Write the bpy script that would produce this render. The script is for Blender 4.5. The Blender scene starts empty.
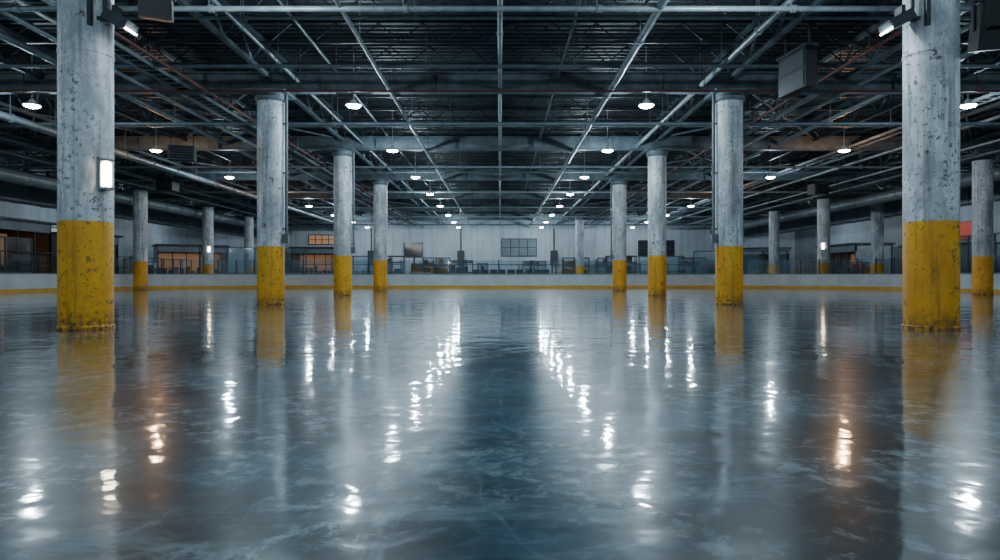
import bpy, math, random
from mathutils import Vector, Matrix
random.seed(7)
S = bpy.context.scene
COL = S.collection

# ------------------------------------------------------------------ helpers
class MB:
    def __init__(s): s.v=[]; s.f=[]; s.m=[]; s.s=[]
    def add(s, vs, fs, m=0, smooth=False):
        o=len(s.v); s.v+= [tuple(v) for v in vs]
        for f in fs:
            s.f.append(tuple(i+o for i in f)); s.m.append(m); s.s.append(smooth)
    def box(s,c,d,m=0,rz=0,rx=0,ry=0):
        R=Matrix.Rotation(rz,3,'Z')@Matrix.Rotation(ry,3,'Y')@Matrix.Rotation(rx,3,'X')
        c=Vector(c); vs=[]
        for z in (-.5,.5):
            for x,y in ((-.5,-.5),(.5,-.5),(.5,.5),(-.5,.5)):
                vs.append(c+R@Vector((x*d[0],y*d[1],z*d[2])))
        s.add(vs,[(3,2,1,0),(4,5,6,7),(0,1,5,4),(1,2,6,5),(2,3,7,6),(3,0,4,7)],m)
    def b2(s,a,b,m=0):
        s.box([(a[i]+b[i])/2 for i in range(3)],[abs(b[i]-a[i]) for i in range(3)],m)
    def cyl(s,p1,p2,r,m=0,n=8,r2=None,caps=True):
        p1=Vector(p1);p2=Vector(p2); r2=r if r2 is None else r2
        d=(p2-p1).normalized(); up=Vector((0,0,1)) if abs(d.z)<.95 else Vector((1,0,0))
        a=d.cross(up).normalized(); b=a.cross(d).normalized()
        off=math.pi/4 if n==4 else 0
        vs=[]
        for p,rr in ((p1,r),(p2,r2)):
            for i in range(n):
                t=2*math.pi*i/n+off; vs.append(p+a*math.cos(t)*rr+b*math.sin(t)*rr)
        s.add(vs,[(i,(i+1)%n,n+(i+1)%n,n+i)[::-1] for i in range(n)],m,n>5)
        if caps: s.add(vs,[tuple(range(n)),tuple(range(n,2*n))[::-1]],m)
    def lathe(s,c,prof,m=0,n=24,mats=None):
        c=Vector(c); vs=[]
        for r,z in prof:
            for i in range(n):
                t=2*math.pi*i/n; vs.append(c+Vector((math.cos(t)*r,math.sin(t)*r,z)))
        for k in range(len(prof)-1):
            mm=m if mats is None else mats[k]
            s.add(vs[k*n:(k+2)*n],[(i,(i+1)%n,n+(i+1)%n,n+i) for i in range(n)],mm,True)
        s.add(vs[:n],[tuple(range(n))[::-1]],m if mats is None else mats[0])
        s.add(vs[-n:],[tuple(range(n))],m if mats is None else mats[-1])
    def mesh(s,name,mats):
        me=bpy.data.meshes.new(name); me.from_pydata(s.v,[],s.f)
        for m in mats: me.materials.append(m)
        me.polygons.foreach_set('material_index',s.m); me.polygons.foreach_set('use_smooth',s.s)
        me.update(); return me
    def obj(s,name,mats,loc=(0,0,0),parent=None,rz=0):
        return put(name,s.mesh(name,mats),loc,parent,rz)
def put(name,data,loc=(0,0,0),parent=None,rz=0):
    o=bpy.data.objects.new(name,data); COL.objects.link(o); o.location=loc; o.rotation_euler=(0,0,rz)
    if parent: o.parent=parent
    return o

# ------------------------------------------------------------------ materials
def newmat(name):
    m=bpy.data.materials.new(name); m.use_nodes=True; nt=m.node_tree
    b=nt.nodes['Principled BSDF']; return m,nt,b
def N(nt,t,**k):
    n=nt.nodes.new(t)
    for a,v in k.items():
        if a in n.inputs: n.inputs[a].default_value=v
        else: setattr(n,a,v)
    return n
def ramp(nt,fac,stops,interp='LINEAR'):
    r=nt.nodes.new('ShaderNodeValToRGB'); r.color_ramp.interpolation=interp
    e=r.color_ramp.elements
    while len(e)<len(stops): e.new(.5)
    for i,(p,c) in enumerate(stops):
        e[i].position=p; e[i].color=(c,c,c,1) if not hasattr(c,'__len__') else (*c,1)
    nt.links.new(fac,r.inputs[0]); return r.outputs[0]
def mix(nt,f,a,b,bt='MIX'):
    n=nt.nodes.new('ShaderNodeMix'); n.data_type='RGBA'; n.blend_type=bt
    for i,x in ((0,f),(6,a),(7,b)):
        if isinstance(x,(int,float)): n.inputs[i].default_value=x
        elif isinstance(x,tuple): n.inputs[i].default_value=(*x,1)
        else: nt.links.new(x,n.inputs[i])
    return n.outputs[2]
def mth(nt,op,a,b,c=None):
    n=nt.nodes.new('ShaderNodeMath'); n.operation=op
    for i,x in enumerate((a,b,c)):
        if x is None: continue
        if isinstance(x,(int,float)): n.inputs[i].default_value=x
        else: nt.links.new(x,n.inputs[i])
    return n.outputs[0]
def coords(nt,scale=(1,1,1),rz=0):
    tc=N(nt,'ShaderNodeTexCoord'); mp=N(nt,'ShaderNodeMapping'); mp.inputs['Scale'].default_value=scale
    mp.inputs['Rotation'].default_value=(0,0,rz)
    nt.links.new(tc.outputs['Object'],mp.inputs[0]); return mp.outputs[0]
def noise(nt,co,scale,detail=5,rough=.6,dist=0):
    n=N(nt,'ShaderNodeTexNoise'); n.inputs['Scale'].default_value=scale; n.inputs['Detail'].default_value=detail
    n.inputs['Roughness'].default_value=rough; n.inputs['Distortion'].default_value=dist
    nt.links.new(co,n.inputs['Vector']); return n.outputs['Fac']
def simple(name,c,rough=.6,metal=0,var=.35,sc=1.5):
    m,nt,b=newmat(name); co=coords(nt); f=noise(nt,co,sc,6,.65)
    d=tuple(x*(1-var) for x in c)
    nt.links.new(mix(nt,ramp(nt,f,[(.35,0),(.65,1)]),d,c),b.inputs['Base Color'])
    b.inputs['Roughness'].default_value=rough; b.inputs['Metallic'].default_value=metal
    return m
M_steel=simple('painted_steel',(.16,.205,.23),.5,.1,.5,2)
M_steelD=simple('dark_steel',(.050,.065,.075),.5,.2,.5,2)
M_pipe=simple('galvanised_pipe',(.33,.39,.42),.4,.2,.4,3)
M_deck=simple('roof_deck_metal',(.065,.088,.10),.5,.1,.5,.6)
M_black=simple('black_plastic',(.012,.013,.015),.45,0,.3,4)
M_red=simple('red_oxide_paint',(.16,.035,.028),.5,0,.4,4)
M_board=simple('white_board_plastic',(.62,.69,.73),.3,0,.2,1.2)
M_kick=simple('yellow_kickplate',(.75,.42,.02),.35,0,.2,3)
M_duct=simple('duct_sheet_metal',(.21,.255,.28),.4,.2,.4,1)
M_brown=simple('brown_panel',(.20,.10,.055),.6,0,.5,3)
M_orange=simple('red_banner_vinyl',(.72,.07,.03),.5,0,.15,2)
M_redp=simple('red_vending_panel',(.60,.05,.03),.4,0,.2,2)
M_greyp=simple('grey_panel',(.25,.30,.33),.5,0,.3,1)
M_white=simple('white_enamel',(.75,.78,.8),.4,0,.1,3)
def emis(name,c,st):
    m,nt,b=newmat(name); b.inputs['Base Color'].default_value=(*c,1)
    b.inputs['Emission Color'].default_value=(*c,1); b.inputs['Emission Strength'].default_value=st
    return m
M_lens=emis('lamp_lens',(.88,.96,1),70)
M_lensW=emis('warm_lamp_lens',(1,.74,.50),40)
M_sconce=emis('sconce_diffuser',(1,.86,.66),22)
M_warmin=emis('kiosk_interior_glow',(1,.50,.25),.12)  # self-glowing back panel stands in for warm light inside the kiosks
M_screen=emis('monitor_screen',(.03,.04,.05),.01)

def wallmat(name,c,px):
    m,nt,b=newmat(name); co=coords(nt)
    f=noise(nt,co,.25,7,.6); f2=noise(nt,coords(nt,(1,1,.12)),1.6,5,.6)
    c1=mix(nt,ramp(nt,f,[(.3,0),(.7,1)]),tuple(x*.7 for x in c),c)
    c2=mix(nt,ramp(nt,f2,[(.48,0),(.7,.5)]),c1,tuple(x*.4 for x in c))
    w=N(nt,'ShaderNodeTexWave'); w.bands_direction=px; w.wave_profile='SAW'; w.inputs['Scale'].default_value=.12
    nt.links.new(co,w.inputs[0])
    seam=ramp(nt,w.outputs['Fac'],[(0,1),(.02,0)])
    nt.links.new(mix(nt,seam,c2,tuple(x*.3 for x in c)),b.inputs['Base Color'])
    b.inputs['Roughness'].default_value=.6
    return m
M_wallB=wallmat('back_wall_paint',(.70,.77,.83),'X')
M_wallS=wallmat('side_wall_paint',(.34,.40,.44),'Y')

def colmat():
    m,nt,b=newmat('worn_column_paint'); co=coords(nt)
    geo=N(nt,'ShaderNodeSeparateXYZ'); nt.links.new(co,geo.inputs[0])
    oi=N(nt,'ShaderNodeObjectInfo'); add=N(nt,'ShaderNodeVectorMath'); add.operation='ADD'
    nt.links.new(co,add.inputs[0]); nt.links.new(mth(nt,'MULTIPLY',oi.outputs['Random'],40),add.inputs[1])
    cv=add.outputs[0]
    def sc(v,s):
        mp=N(nt,'ShaderNodeMapping'); mp.inputs['Scale'].default_value=s; nt.links.new(v,mp.inputs[0]); return mp.outputs[0]
    big=noise(nt,sc(cv,(1,1,.5)),1.5,8,.7); sp=noise(nt,cv,13,8,.72); strk=noise(nt,sc(cv,(5,5,.3)),2,6,.7)
    med=noise(nt,cv,4.5,8,.72)
    e=mth(nt,'GREATER_THAN',mth(nt,'ADD',geo.outputs[2],mth(nt,'MULTIPLY',sp,.03)),1.775)
    white=mix(nt,ramp(nt,big,[(.38,0),(.60,1)]),(.31,.35,.38),(.80,.86,.90))
    white=mix(nt,ramp(nt,strk,[(.48,0),(.66,.7)]),white,(.15,.165,.175))
    yel=mix(nt,ramp(nt,big,[(.38,0),(.60,1)]),(.78,.33,.004),(1.0,.50,.004))
    yel=mix(nt,ramp(nt,strk,[(.52,0),(.68,.6)]),yel,(.22,.085,.006))
    base=mix(nt,e,yel,white)
    chips=mth(nt,'MULTIPLY',ramp(nt,sp,[(.56,0),(.59,1)]),ramp(nt,big,[(.44,0.08),(.56,1)]))
    patches=ramp(nt,med,[(.61,0),(.63,1)])
    base=mix(nt,mth(nt,'MAXIMUM',mth(nt,'MULTIPLY',chips,.85),mth(nt,'MULTIPLY',patches,.85)),base,(.045,.036,.03))
    g=N(nt,'ShaderNodeMapRange'); g.inputs[1].default_value=0; g.inputs[2].default_value=.35; g.inputs[3].default_value=1; g.inputs[4].default_value=0
    nt.links.new(geo.outputs[2],g.inputs[0])
    base=mix(nt,mth(nt,'MULTIPLY',g.outputs[0],ramp(nt,sp,[(.4,.1),(.56,1)])),base,(.05,.03,.015))
    nt.links.new(base,b.inputs['Base Color']); b.inputs['Roughness'].default_value=.45
    bp=N(nt,'ShaderNodeBump'); bp.inputs['Strength'].default_value=.6; bp.inputs['Distance'].default_value=.02
    nt.links.new(sp,bp.inputs['Height']); nt.links.new(bp.outputs[0],b.inputs['Normal'])
    return m
M_col=colmat()

def icemat():
    m,nt,b=newmat('wet_ice'); co=coords(nt)
    big=noise(nt,co,.13,5,.55,.8); med=noise(nt,co,.7,8,.65,1.4); fine=noise(nt,co,7,8,.75,.4)
    sw=noise(nt,coords(nt,(.45,1.7,1),.3),1.1,9,.72,2.0); sw2=noise(nt,coords(nt,(2.2,.5,1),-.4),1.3,9,.72,1.5)
    dark=noise(nt,co,.22,7,.6,1)
    c=mix(nt,ramp(nt,big,[(.42,0),(.56,1)]),(.028,.052,.068),(.030,.17,.27))
    c=mix(nt,ramp(nt,med,[(.46,0),(.62,.6)]),c,(.085,.20,.265))
    c=mix(nt,ramp(nt,sw,[(.50,0),(.58,.55)]),c,(.16,.27,.33))
    c=mix(nt,ramp(nt,sw2,[(.54,0),(.61,.45)]),c,(.18,.29,.35))
    c=mix(nt,ramp(nt,dark,[(.44,.9),(.54,0)]),c,(.012,.022,.030))
    c=mix(nt,mth(nt,'MULTIPLY',ramp(nt,fine,[(.50,0),(.58,.8)]),ramp(nt,med,[(.45,0.05),(.57,1)])),c,(.30,.42,.48))
    nz=N(nt,'ShaderNodeTexNoise'); nz.inputs['Scale'].default_value=.6; nz.inputs['Detail'].default_value=3; nt.links.new(co,nz.inputs['Vector'])
    va=N(nt,'ShaderNodeVectorMath'); va.operation='MULTIPLY_ADD'; va.inputs[1].default_value=(1.8,1.8,0)
    nt.links.new(nz.outputs['Color'],va.inputs[0]); nt.links.new(co,va.inputs[2])
    def crack(s,w,sx,sy,rz):
        mp=N(nt,'ShaderNodeMapping'); mp.inputs['Scale'].default_value=(sx,sy,1); mp.inputs['Rotation'].default_value=(0,0,rz)
        nt.links.new(va.outputs[0],mp.inputs[0])
        v=N(nt,'ShaderNodeTexVoronoi'); v.feature='DISTANCE_TO_EDGE'; v.inputs['Scale'].default_value=s
        nt.links.new(mp.outputs[0],v.inputs['Vector']); return ramp(nt,v.outputs['Distance'],[(0,1),(w,0)])
    ks=mth(nt,'MAXIMUM',crack(.5,.006,1,.35,.5),crack(.55,.006,.3,1,.9))
    km=mth(nt,'MULTIPLY',ks,ramp(nt,noise(nt,co,.5,4),[(.44,0),(.58,.4)]))
    c=mix(nt,km,c,(.36,.46,.52))
    nt.links.new(c,b.inputs['Base Color'])
    b.inputs['Roughness'].default_value=.28
    b.inputs['IOR'].default_value=1.33
    b.inputs['Specular Tint'].default_value=(.75,.9,1,1)
    b.inputs['Coat Weight'].default_value=1.0; b.inputs['Coat IOR'].default_value=1.45
    r=mth(nt,'ADD',ramp(nt,sw,[(.46,.035),(.60,.080)]),ramp(nt,fine,[(.48,0),(.62,.04)])); nt.links.new(r,b.inputs['Coat Roughness'])
    h=mth(nt,'MULTIPLY_ADD',noise(nt,co,4.2,2,.5,.3),.26,noise(nt,co,1.1,2,.45,.6))
    bp=N(nt,'ShaderNodeBump'); bp.inputs['Strength'].default_value=.42; bp.inputs['Distance'].default_value=.03
    nt.links.new(h,bp.inputs['Height']); nt.links.new(bp.outputs[0],b.inputs['Normal']); nt.links.new(bp.outputs[0],b.inputs['Coat Normal'])
    return m
M_ice=icemat()

def glassmat():
    m=bpy.data.materials.new('rink_glass'); m.use_nodes=True; nt=m.node_tree; nt.nodes.clear()
    o=N(nt,'ShaderNodeOutputMaterial'); t=N(nt,'ShaderNodeBsdfTransparent'); g=N(nt,'ShaderNodeBsdfGlossy')
    t.inputs[0].default_value=(.84,.89,.91,1); g.inputs['Roughness'].default_value=.05
    nz=noise(nt,coords(nt),1,4); x=N(nt,'ShaderNodeMixShader'); nt.links.new(ramp(nt,nz,[(.3,.05),(.7,.12)]),x.inputs[0])
    nt.links.new(t.outputs[0],x.inputs[1]); nt.links.new(g.outputs[0],x.inputs[2]); nt.links.new(x.outputs[0],o.inputs[0])
    return m
M_glass=glassmat()

# ------------------------------------------------------------------ room shell
YB=75; YF=-14; XW=34; ZC=7.9
m=MB(); m.b2((-XW-.3,YF,-.3),(XW+.3,YB+.3,0)); m.obj('floor',[M_ice])
m=MB(); m.b2((-XW-.3,YB,0),(XW+.3,YB+.3,ZC+.3)); m.obj('wall_back',[M_wallB])
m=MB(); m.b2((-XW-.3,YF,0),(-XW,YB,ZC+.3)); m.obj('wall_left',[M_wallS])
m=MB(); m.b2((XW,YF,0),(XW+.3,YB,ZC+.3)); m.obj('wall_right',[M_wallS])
m=MB(); y=YF; p=.30; vs=[]
prof=[]
while y<YB:
    prof+=[(y,ZC),(y+.12,ZC),(y+.15,ZC+.07),(y+.27,ZC+.07)]; y+=p
n=len(prof)
for X in (-XW,XW): vs+=[(X,a,b_) for a,b_ in prof]
m.add(vs,[(i,i+1,n+i+1,n+i) for i in range(n-1)])
m.b2((-XW,YF,ZC+.12),(XW,YB,ZC+.3))
m.obj('ceiling',[M_deck])

# ------------------------------------------------------------------ columns
def column(x,y,pipe=0,top=6.4):
    m=MB(); r=.40
    m.lathe((0,0,0),[(r+.015,0),(r+.015,.05),(r,.07),(r,1.75),(r,top-.25)],0,40)
    m.lathe((0,0,0),[(r,top-.25),(r+.06,top-.18),(r+.06,top)],1,24)
    m.box((0,0,top+.02),(1.15,1.15,.06),1)
    for z in (top-1.9,):
        m.lathe((0,0,z),[(r+.001,0),(r+.012,0),(r+.012,.04),(r+.001,.04)],0,24)
    if pipe:
        px=pipe*(r+.09)
        m.cyl((px,-.05,2.1),(px,-.05,top),.045,1,10)
        for z in (2.3,4.0,5.5): m.box((px*.9,-.05,z),(.2,.1,.05),1)
        m.box((px,-.08,2.0),(.16,.14,.28),1)
    return m.obj('support_column',[M_col,M_steel],(x,y,0))
DX=7.0; D0=10.76; SP=9.1
XL=-6.85; XR=7.13
column(XL,D0); column(XR,D0)
for i in (1,2,3):
    column(-DX,D0+SP*i,pipe=1 if i in(1,2) else 0); column(DX,D0+SP*i,pipe=-1 if i in(1,3) else 0)
for x,y in ((-22.4,40.5),(-22.6,50.3),(-22.6,58.5),(22.2,29.9),(27.0,46.5),(22.4,45.0),(22.6,53.6),(7.6,62)):
    column(x,y)

def sconce(z0=0,w=.15,h=.42):
    m=MB(); m.box((0,0,0),(.05,w*1.1,h*1.15),1); m.lathe((.06,0,0),[(.04,-h/2),(w*.5,-h/2+.03),(w*.5,h/2-.03),(.04,h/2)],0,12)
    m.box((.06,0,h/2+.02),(.17,w*1.1,.04),1); m.box((.06,0,-h/2-.02),(.17,w*1.1,.04),1)
    return m.mesh('wall_sconce',[M_sconce,M_greyp])
scm=sconce()
for (x,y,z,a) in ((XL,D0,2.52,-.40),(22.4,45,2.9,-2.1),(-22.6,50.3,2.9,-1.0)):
    put('wall_sconce',scm,(x+.43*math.cos(a),y+.43*math.sin(a),z),rz=a)

# ------------------------------------------------------------------ ceiling steel
glines=[D0+SP*i for i in range(-2,8)]
gm=MB(); L=XW-.05
gm.box((0,0,.02),(2*L,.32,.04)); gm.box((0,0,.3),(2*L,.03,.52)); gm.box((0,0,.58),(2*L,.32,.04))
x=-30
while x<=30: gm.box((x,0,.3),(.03,.28,.52)); x+=3.5
gme=gm.mesh('roof_girder',[M_steel])
for y in glines:
    if y<YB-1: put('roof_girder',gme,(0,y,6.46))
def truss(length,h,pitch,mt,tw=.10,wb=.035):
    m=MB()
    m.b2((-tw/2,0,0),(tw/2,length,tw),0); m.b2((-tw/2,0,h-tw),(tw/2,length,h),0)
    for i in range(int(length/pitch)):
        a=i*pitch; mid=a+pitch/2
        m.cyl((0,a,tw),(0,mid,h-tw),wb,0,5,caps=False); m.cyl((0,mid,h-tw),(0,a+pitch,tw),wb,0,5,caps=False)
    return m.mesh('roof_truss',mt)
tl=truss(YB-YF-.1,1.05,1.9,[M_steel],.12,.04)
for x in (-28,-24.5,-21,-17.5,-14,-10.5,-7,7,10.5,14,17.5,21,24.5,28): 
    put('roof_truss',tl,(x,YF+.02,6.84))
m=MB()
for i in range(1,7):
    y0=D0+SP*i
    for x in (-28,-21,-14,7,14,21):
        m.cyl((x,y0,6.95),(x+7,y0+SP,6.95),.04,0,6); m.cyl((x+7,y0,6.99),(x,y0+SP,6.99),.04,0,6)
m.obj('roof_bracing',[M_steel])
jm=MB(); H=.62
jm.b2((-L,-.04,0),(L,.04,.06)); jm.b2((-L,-.04,H-.06),(L,.04,H))
x=-L
while x<L-1.2:
    jm.cyl((x,0,.05),(x+.6,0,H-.05),.022,0,4,caps=False); jm.cyl((x+.6,0,H-.05),(x+1.2,0,.05),.022,0,4,caps=False); x+=1.2
jme=jm.mesh('bar_joist',[M_steelD])
y=YF+1
while y<YB-1:
    put('bar_joist',jme,(0,y,ZC-H)); y+=1.82
def pipeY(x,z,r,name,mt,y0=YF+.5,y1=YB-.5):
    m=MB(); m.cyl((0,0,0),(0,y1-y0,0),r,0,8)
    yy=1.5
    while yy<y1-y0-.5:
        m.cyl((0,yy,0),(0,yy+.09,0),r*1.35,0,8)
        m.cyl((0,yy,r),(0,yy,ZC-z),.012,0,4); yy+=4.55
    m.obj(name,[mt],(x,y0,z))
for x,z,r in ((0,6.6,.06),(-3.3,6.42,.05),(3.3,6.42,.09),(-6.1,6.75,.05),(6.1,6.65,.08),(-10.4,6.4,.06),(10.4,6.4,.06),(-12.2,6.75,.10),(12.4,6.75,.09),
              (-17.5,6.4,.07),(17.5,6.45,.07),(-19.3,6.2,.05),(19.6,6.2,.05),(1.8,7.0,.04),(-5.0,7.1,.04),(-21.3,6.2,.06),(21.2,6.2,.06)):
    pipeY(x,z,r,'ceiling_pipe',M_pipe)
for x,z in ((-8.6,6.3),(8.9,6.3)): pipeY(x,z,.04,'sprinkler_pipe',M_red)
def tray(x,z,w=.45):
    m=MB(); LL=YB-YF-2
    for s in (-1,1): m.b2((s*w/2-.015,0,0),(s*w/2+.015,LL,.10))
    yy=0
    while yy<LL:
        m.b2((-w/2,yy,0),(w/2,yy+.03,.02))
        if int(yy*10)%24==0:
            for s in (-1,1): m.cyl((s*w/2,yy,.1),(s*w/2,yy,ZC-z),.012,0,4)
        yy+=.4
    for k in range(4): m.cyl((-w/2+.09+k*.08,0,.045),(-w/2+.09+k*.08,LL,.045),.025,1,5)
    m.obj('cable_tray',[M_pipe,M_black],(x,YF+1,z))
tray(-9.6,6.5); tray(15.6,6.5); tray(-20.3,6.4)
def pipeX(y,z,r,mt,name='cross_pipe'):
    m=MB(); m.cyl((-L,0,0),(L,0,0),r,0,8)
    x=-30
    while x<31:
        m.cyl((x,0,r),(x,0,ZC-z),.012,0,4); m.cyl((x,0,0),(x+.1,0,0),r*1.4,0,8); x+=4
    m.obj(name,[mt],(0,y,z))
for y,z,r,mt in ((13.4,6.38,.06,M_pipe),(15.2,6.9,.04,M_pipe),(17.6,6.55,.05,M_steel),(19.1,6.3,.03,M_red),(23.3,6.32,.06,M_steel),(26,6.85,.04,M_pipe),(32.5,6.3,.06,M_pipe),(36,6.6,.05,M_steel),(42.2,6.3,.06,M_pipe),(51.7,6.3,.06,M_steel),(60,6.3,.06,M_pipe),(68,6.2,.06,M_steel)):
    pipeX(y,z,r,mt)
def rectduct(x,z0,z1,w):
    m=MB(); m.b2((-w/2,0,z0),(w/2,YB-YF-2,z1))
    y=1.2
    while y<YB-YF-3:
        m.b2((-w/2-.04,y,z0-.04),(w/2+.04,y+.07,z1+.04))
        for sx in (-1,1): m.cyl((sx*w*.4,y,z1),(sx*w*.4,y,ZC),.015,0,4)
        y+=2.4
    m.obj('rectangular_air_duct',[M_duct],(x,YF+1,0))
rectduct(-28.4,5.2,6.2,1.1); rectduct(28.4,5.2,6.2,1.1)
def roundduct(x,z,r):
    m=MB(); m.cyl((0,0,0),(0,YB-YF-3,0),r,0,20)
    y=1
    while y<YB-YF-4:
        m.cyl((0,y,0),(0,y+.08,0),r+.03,0,20); m.cyl((0,y,r),(0,y,ZC-z),.015,0,4); y+=2.2
    m.obj('round_air_duct',[M_duct],(x,YF+1.5,z))
roundduct(-23.8,5.75,.34); roundduct(24.1,5.8,.34); roundduct(-16.2,6.1,.12)
def heater(x,y,z,rz=0):
    m=MB(); m.box((0,0,0),(1.0,.6,.6),0)
    for k in range(5): m.box((0,-.32,-.22+k*.105),(.85,.05,.05),1,rx=.5)
    m.lathe((0,.3,0),[(.25,-.02),(.25,.02)],1,16)
    for sx in (-.42,.42): m.cyl((sx,0,.3),(sx,0,ZC-z),.02,1,6)
    m.obj('unit_heater',[M_steelD,M_black],(x,y,z),rz=rz)
heater(-13.2,27,5.95,.3); heater(-18.4,36,5.85,-.2); heater(18.6,38,5.9,.3)

# ------------------------------------------------------------------ lights
def lampmesh(lens):
    m=MB()
    m.lathe((0,0,0),[(.235,-.012),(.245,.0),(.22,.04),(.12,.07),(.07,.16),(.04,.20)],0,20)
    m.lathe((0,0,0),[(.12,-.075),(.19,-.055),(.225,-.02),(.23,.0)],1,20)
    m.cyl((0,0,.19),(0,0,ZC-6.12),.014,0,5)
    return m.mesh('high_bay_light',[M_white,lens])
lmC=lampmesh(M_lens); lmW=lampmesh(M_lensW)
def mkL(c,pw,rad=.09):
    l=bpy.data.lights.new('bulb','POINT'); l.color=c; l.energy=pw; l.shadow_soft_size=rad; return l
LC=mkL((.67,.87,1),250); LW=mkL((1,.55,.26),120); LS=mkL((.74,.88,1),320)
ds=[20,27.2,34.6,41.8,49,56.3,63.6,70.5]
for sx in (-1,1):
    for d in ds+[4.0,-4,11.8]:  # extra rows near and behind camera are unseen, added to light floor and columns
        for X in (4.5,14.4,30.0):
            if X>20 and d not in (20,34.6,49,63.6,-4): continue
            warm=(X==14.4 and d in (27.2,41.8))
            o=put('high_bay_light',lmW if warm else lmC,(sx*X,d,6.12))
            put('bulb',LS if X>20 else (LW if warm else LC),(0,0,-.18),o)

def flood(x,y,z,s):
    m=MB(); m.box((0,0,0),(.42,.34,.16),0,ry=s*.5); m.box((s*.045,0,-.085),(.34,.28,.02),1,ry=s*.5)
    m.box((-s*.28,0,.05),(.35,.08,.06),0); m.box((-s*.05,0,.14),(.06,.2,.2),0)
    m.cyl((-s*.25,0,.05),(-s*.25,0,.6),.03,0,8)
    m.box((-s*.42,0,.3),(.06,.3,.8),0)
    m.obj('column_floodlight',[M_steelD,M_lens],(x,y,z))
flood(XL+.68,D0-.2,5.0,1); flood(XR-.68,D0-.2,5.0,-1)
def speaker(x,y,z,rz,top=ZC):
    m=MB(); m.box((0,0,0),(.5,.45,.75),0,rx=.25); m.box((0,-.235,.04),(.42,.03,.66),0,rx=.25)
    m.lathe((0,-.24,-.1),[(.16,-.01),(.16,.01)],0,16)
    for sx in (-.27,.27): m.box((sx,0,.2),(.03,.08,.5),1)
    m.box((0,0,.45),(.57,.08,.04),1); m.cyl((0,0,.45),(0,0,top-z),.025,1,8)
    m.obj('hanging_speaker',[M_black,M_steelD],(x,y,z),rz=rz)
speaker(-5.75,D0+.1,5.55,.4); speaker(8.15,D0,5.0,-.3)
m=MB()
m.box((0,0,0),(.30,1.15,.95),0)
for z in (.24,-.24): m.box((-.155,0,z),(.02,1.0,.40),1)
m.box((0,0,.52),(.35,1.25,.08),2)
for k in (-.5,.5): m.cyl((0,k,.5),(0,k,2.0),.035,2,8)
m.obj('hanging_scoreboard',[M_black,M_screen,M_steelD],(7.45,16.3,5.95),rz=.15)

# ------------------------------------------------------------------ dasher boards + glass
XB=25.2; YBB=46; R=9
path=[(-XB,-13)]+[(-XB,y) for y in range(-10,int(YBB-R),3)]
for i in range(13):
    t=math.pi-(math.pi/2)*i/12; path.append((-XB+R+R*math.cos(t),YBB-R+R*math.sin(t)))
xs=-XB+R+2.3
while xs<XB-R-1: path.append((xs,YBB)); xs+=2.3
for i in range(13):
    t=math.pi/2-(math.pi/2)*i/12; path.append((XB-R+R*math.cos(t),YBB-R+R*math.sin(t)))
path+=[(XB,y) for y in range(int(YBB-R)-2,-11,-3)]+[(XB,-13)]
def sweep(mb,path,prof,m):
    n=len(path); P=[Vector((a,b,0)) for a,b in path]; vs=[]; k=len(prof)
    for i,p in enumerate(P):
        t=(P[min(i+1,n-1)]-P[max(i-1,0)]).normalized(); nn=Vector((t.y,-t.x,0))
        for u,z in prof: vs.append(p+nn*u+Vector((0,0,z)))
    fs=[]
    for i in range(n-1):
        for j in range(k):
            a=i*k+j; b=i*k+(j+1)%k; fs.append((a,b,b+k,a+k))
    mb.add(vs,fs,m)
m=MB()
sweep(m,path,[(-.08,.0),(.08,.0),(.08,.95),(-.08,.95)],0)
sweep(m,path,[(.0,.0),(.105,.0),(.105,.17),(.0,.17)],1)
sweep(m,path,[(-.12,.95),(.12,.95),(.12,1.0),(-.12,1.0)],3)
sweep(m,path,[(-.012,1.0),(.012,1.0),(.012,1.95),(-.012,1.95)],2)
for i,(a,b) in enumerate(path):
    m.cyl((a,b,1.0),(a,b,2.0),.045,4,6)
m.obj('rink_boards',[M_board,M_kick,M_glass,M_greyp,M_steelD])

# ------------------------------------------------------------------ spectators' zone
def railing(x0,y0,x1,y1,h=1.6,name='safety_railing'):
    m=MB(); a=Vector((x0,y0,0)); b=Vector((x1,y1,0)); L_=(b-a).length; n=max(2,int(L_/1.5))
    for i in range(n+1):
        p=a.lerp(b,i/n); m.cyl(p,p+Vector((0,0,h)),.04,0,6)
    for z in (h,h*.66,h*.33): m.cyl(a+Vector((0,0,z)),b+Vector((0,0,z)),.035,0,6)
    m.obj(name,[M_steelD])
railing(-26.6,30,-26.6,56,2.2); railing(26.3,50,26.3,62,2.0); railing(-22,60,-9,60,1.9); railing(9,60,22,60,1.9); railing(-6,52,6,52,1.75)
def partition(x0,y0,x1,y1,h):
    m=MB(); a=Vector((x0,y0,0)); b=Vector((x1,y1,0)); n=max(2,int((b-a).length/1.8)); d=(b-a).normalized(); ang=math.atan2(d.y,d.x)
    for i in range(n+1):
        p=a.lerp(b,i/n); m.box(p+Vector((0,0,h/2)),(.08,.08,h),0,rz=ang)
    mid=(a+b)/2; ll=(b-a).length
    for z,t in ((h,.08),(1.1,.06),(.04,.08)): m.box(mid+Vector((0,0,z)),(ll,.07,t),0,rz=ang)
    m.box(mid+Vector((0,0,.57)),(ll-.05,.03,1.0),1,rz=ang)
    m.box(mid+Vector((0,0,(h+1.1)/2)),(ll-.05,.015,h-1.1),2,rz=ang)
    m.obj('glazed_partition',[M_steelD,M_greyp,M_glass])
partition(-27.4,28,-27.4,38,3.0); partition(-24.5,53,-17,57,3.2); partition(27.4,30,27.4,42,3.2); partition(17,57,24.5,55.5,3.0)
partition(-15,58,-11.2,58,2.6); partition(12.4,58,16.4,58,2.6)

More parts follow.
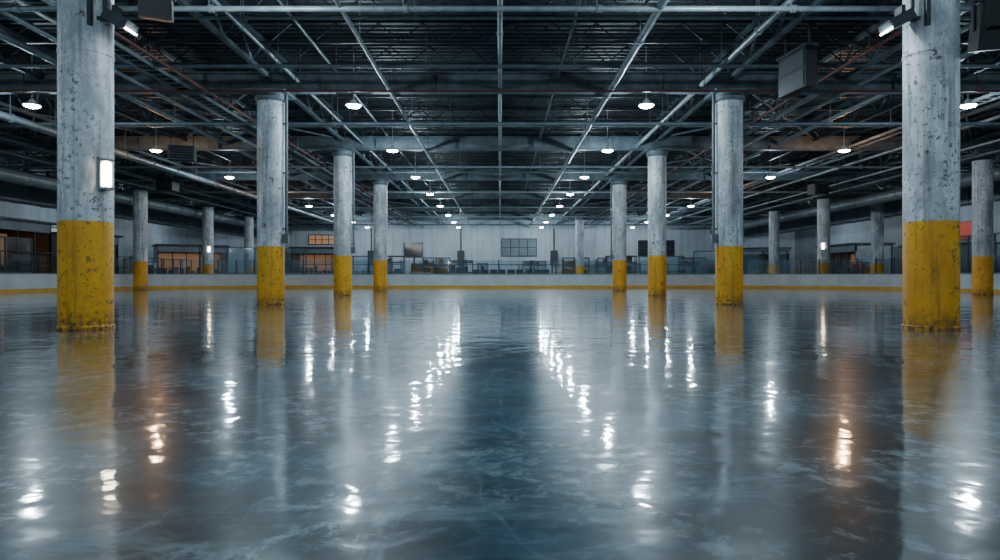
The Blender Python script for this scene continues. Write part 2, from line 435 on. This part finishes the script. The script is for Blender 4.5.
def kiosk(x,y,w,d,h,rz,body=M_greyp,inner=None):
    m=MB()
    m.b2((-w/2,-d/2,0),(w/2,-d/2+.1,1.0),0); m.b2((-w/2,d/2-.1,0),(w/2,d/2,h),0)
    m.b2((-w/2,-d/2,0),(-w/2+.1,d/2,h),0); m.b2((w/2-.1,-d/2,0),(w/2,d/2,h),0)
    m.b2((-w/2-.15,-d/2-.3,h),(w/2+.15,d/2+.15,h+.15),3)
    m.b2((-w/2,-d/2,h-.55),(w/2,-d/2+.1,h),1)
    m.b2((-w/2,-d/2-.2,1.0),(w/2,-d/2+.3,1.06),3)
    m.b2((-w/2+.1,d/2-.16,1.1),(w/2-.1,d/2-.11,h-.6),2)
    nb=max(2,int(w/1.2))
    for i in range(nb+1):
        xx=-w/2+.06+(w-.12)*i/nb; m.b2((xx-.04,-d/2,1.06),(xx+.04,-d/2+.08,h-.5),3)
    for q in range(int(w*2)):
        xx=-w/2+.25+q*.5
        if xx<w/2-.3:
            zt=random.uniform(.25,.9); m.b2((xx,d/2-.5,1.06),(xx+.32,d/2-.2,1.06+zt),random.choice((0,1,3)))
    return m.obj('snack_kiosk',[body,M_greyp,inner or M_steelD,M_steelD],(x,y,0),rz=rz)
kiosk(-31,40.5,4.5,3.0,4.2,math.pi/2,M_brown,M_warmin); kiosk(-31,48,4.5,3,3.8,math.pi/2); kiosk(-29.5,62,6,3,3.6,.6,M_greyp,M_warmin)
kiosk(31,45,5,3,2.9,-math.pi/2); kiosk(30.5,56,6,3,3.4,-math.pi/2,M_greyp,M_warmin); kiosk(27,68,6,3,3.6,-.4)
kiosk(-20,71.5,5,3,3.8,0,M_brown,M_warmin)
M_win=simple('dark_window_glass',(.05,.06,.07),.1,0,.5,2); M_winw=emis('lit_window',(1,.5,.28),.15)
def vending(x,y,rz,front):
    m=MB(); m.b2((-.5,-.4,.08),(.5,.4,1.95),1)
    m.b2((-.46,-.43,.12),(.46,-.4,1.9),0); m.b2((-.40,-.45,.75),(.20,-.42,1.75),2)
    for z in (1.0,1.25,1.5): m.b2((-.40,-.46,z),(.20,-.44,z+.02),1)
    m.b2((.26,-.45,1.1),(.42,-.42,1.5),1); m.b2((-.35,-.45,.25),(.15,-.42,.5),1)
    for sx in (-.42,.42):
        for sy in (-.3,.3): m.cyl((sx,sy,0),(sx,sy,.09),.04,1,8)
    m.obj('vending_machine',[front,M_black,M_win],(x,y,0),rz=rz)
vending(28.0,50.5,-1.2,M_redp); vending(20,61.6,-.2,M_redp); vending(-28.6,52.8,1.1,M_board)
def rack(x,y,w=3.0,h=2.9):
    m=MB()
    for sx in (-w/2,0,w/2):
        for sy in (-.35,.35): m.box((sx,sy,h/2),(.07,.07,h),0)
    for z in (.15,1.1,2.0,h-.05):
        for sy in (-.35,.35): m.box((0,sy,z),(w,.05,.09),0)
        m.box((0,0,z+.05),(w,.7,.03),0)
        xx=-w/2+.1
        while z<h-.3 and xx<w/2-.5:
            a=random.uniform(.35,.65); hh=random.uniform(.3,.7)
            if random.random()<.8: m.b2((xx,-.3,z+.065),(min(xx+a,w/2-.06),.3,z+.065+hh),random.choice((1,2,3,1)))
            xx+=a+.06
    m.obj('storage_rack',[M_steelD,M_black,M_greyp,M_brown],(x,y,0))
for x in (8.6,12.6,21.8): rack(x,73.8)
rack(-7.2,73.6,3.0,2.9); rack(3.9,73.8,2.6,2.5); rack(-9.6,57,2.4,2.6); rack(-3.4,57,2.0,2.2); rack(10.6,57,2.6,2.6)
def machine(x,y,rz):
    m=MB(); m.b2((-.9,-.5,.3),(.9,.5,1.2),0); m.b2((-.8,-.45,1.2),(.1,.45,1.9),1); m.b2((.2,-.3,1.2),(.8,.3,1.5),1)
    m.cyl((-.6,0,1.9),(-.6,0,2.5),.07,1,8); m.box((.5,0,1.75),(.4,.5,.06),1); m.cyl((.5,0,1.5),(.62,0,1.95),.02,1,6)
    for sx in (-.6,.6):
        for sy in (-.5,.5): m.cyl((sx,sy-.08,.3),(sx,sy+.08,.3),.3,1,14)
    m.obj('ice_resurfacer',[M_greyp,M_black],(x,y,0),rz=rz)
machine(-6.6,54.5,.3)
def banner(x,y,z,w,h,mat,rz):
    m=MB(); m.box((0,0,0),(w,.03,h),0); m.box((0,0,h/2),(w+.1,.06,.06),1); m.box((0,0,-h/2),(w+.1,.06,.06),1)
    m.obj('wall_banner',[mat,M_steelD],(x,y,z),rz=rz)
banner(33.9,47.2,4.15,2.6,1.3,M_orange,math.pi/2); banner(-33.9,50,3.9,2.2,1.2,M_board,math.pi/2)
def door(x,i,w=1.1,h=2.2):
    m=MB(); m.b2((-w/2-.1,-.06,0),(w/2+.1,0,h+.1),1); m.b2((-w/2,-.09,0),(w/2,-.05,h),0)
    m.box((0,-.1,1.6),(.35,.02,.7),2); m.cyl((w*.35,-.14,1),(w*.35,-.09,1),.04,1,8)
    m.obj('door_%d'%i,[M_greyp,M_steelD,M_black],(x,YB-.01,0))
door(-2,1); door(15.6,2); door(-13,3)
def win(x,i,z,w,h,mt):
    m=MB(); m.b2((-w/2-.1,-.08,-h/2-.1),(w/2+.1,0,h/2+.1),1); m.b2((-w/2,-.1,-h/2),(w/2,-.07,h/2),0)
    for k in range(1,4): m.b2((-w/2+w*k/4-.04,-.13,-h/2),(-w/2+w*k/4+.04,-.06,h/2),1)
    m.b2((-w/2,-.13,-.03),(w/2,-.06,.03),1)
    m.obj('window_%d'%i,[mt,M_steelD],(x,YB-.01,z))
win(2.2,1,4.1,3.9,1.9,M_greyp); win(-20.5,2,5.0,3.0,1.0,M_winw); win(18,3,4.0,4,1.7,M_win); win(-10.0,4,3.8,2,1.5,M_win)
for x in (-4.5,6.2,-14.8):
    m=MB(); m.box((0,-.2,2.9),(.8,.35,1.7),0); m.cyl((0,-.2,3.6),(0,-.2,6.3),.07,0,8); m.cyl((-.2,-.2,0.0),(-.2,-.2,2.1),.05,0,8); m.cyl((.2,-.2,0),(.2,-.2,2.1),.05,0,8)
    m.box((0,-.39,2.9),(.7,.03,1.55),1)
    m.obj('electrical_cabinet',[M_black,M_steelD],(x,YB-.01,0))
def chair():
    m=MB()
    for sx in (-.22,.22):
        for sy in (-.2,.2): m.cyl((sx,sy,0),(sx,sy,.45),.02,0,6)
        m.cyl((sx,.2,.45),(sx,.26,1.35),.02,0,6)
    m.box((0,0,.47),(.48,.46,.05),0); m.box((0,.25,1.12),(.46,.04,.42),0,rx=-.1)
    return m.mesh('spectator_chair',[M_black])
cm=chair()
for r in range(2):
    for i in range(9):
        put('spectator_chair',cm,(-1.8+i*.66+random.uniform(-.04,.04),49+r*.9,0),rz=math.pi+random.uniform(-.3,.3))
def bleacher(x,y,L_,rz):
    m=MB()
    for k in range(4):
        m.b2((-L_/2,k*.7,.38*k+.30),(L_/2,k*.7+.34,.38*k+.36),0)
        xx=-L_/2+.3
        while xx<L_/2: m.b2((xx,k*.7+.02,0),(xx+.06,k*.7+.3,.38*k+.30),1); xx+=1.8
    m.obj('bleacher',[M_pipe,M_steelD],(x,y,0),rz=rz)
bleacher(-28.6,20,14,math.pi/2); bleacher(28.6,21,16,-math.pi/2); bleacher(-16,65.5,8,0); bleacher(15,65,8,0)

# ------------------------------------------------------------------ world + camera
w=bpy.data.worlds.new('World'); S.world=w; w.use_nodes=True
w.node_tree.nodes['Background'].inputs[0].default_value=(.34,.59,.82,1); w.node_tree.nodes['Background'].inputs[1].default_value=.38
cam=bpy.data.cameras.new('Camera'); cam.sensor_width=36; cam.lens=36*.65; cam.shift_y=-.0045; cam.clip_end=300
co=bpy.data.objects.new('Camera',cam); COL.objects.link(co); co.location=(0,0,.88); co.rotation_euler=(math.pi/2,0,0)
S.camera=co
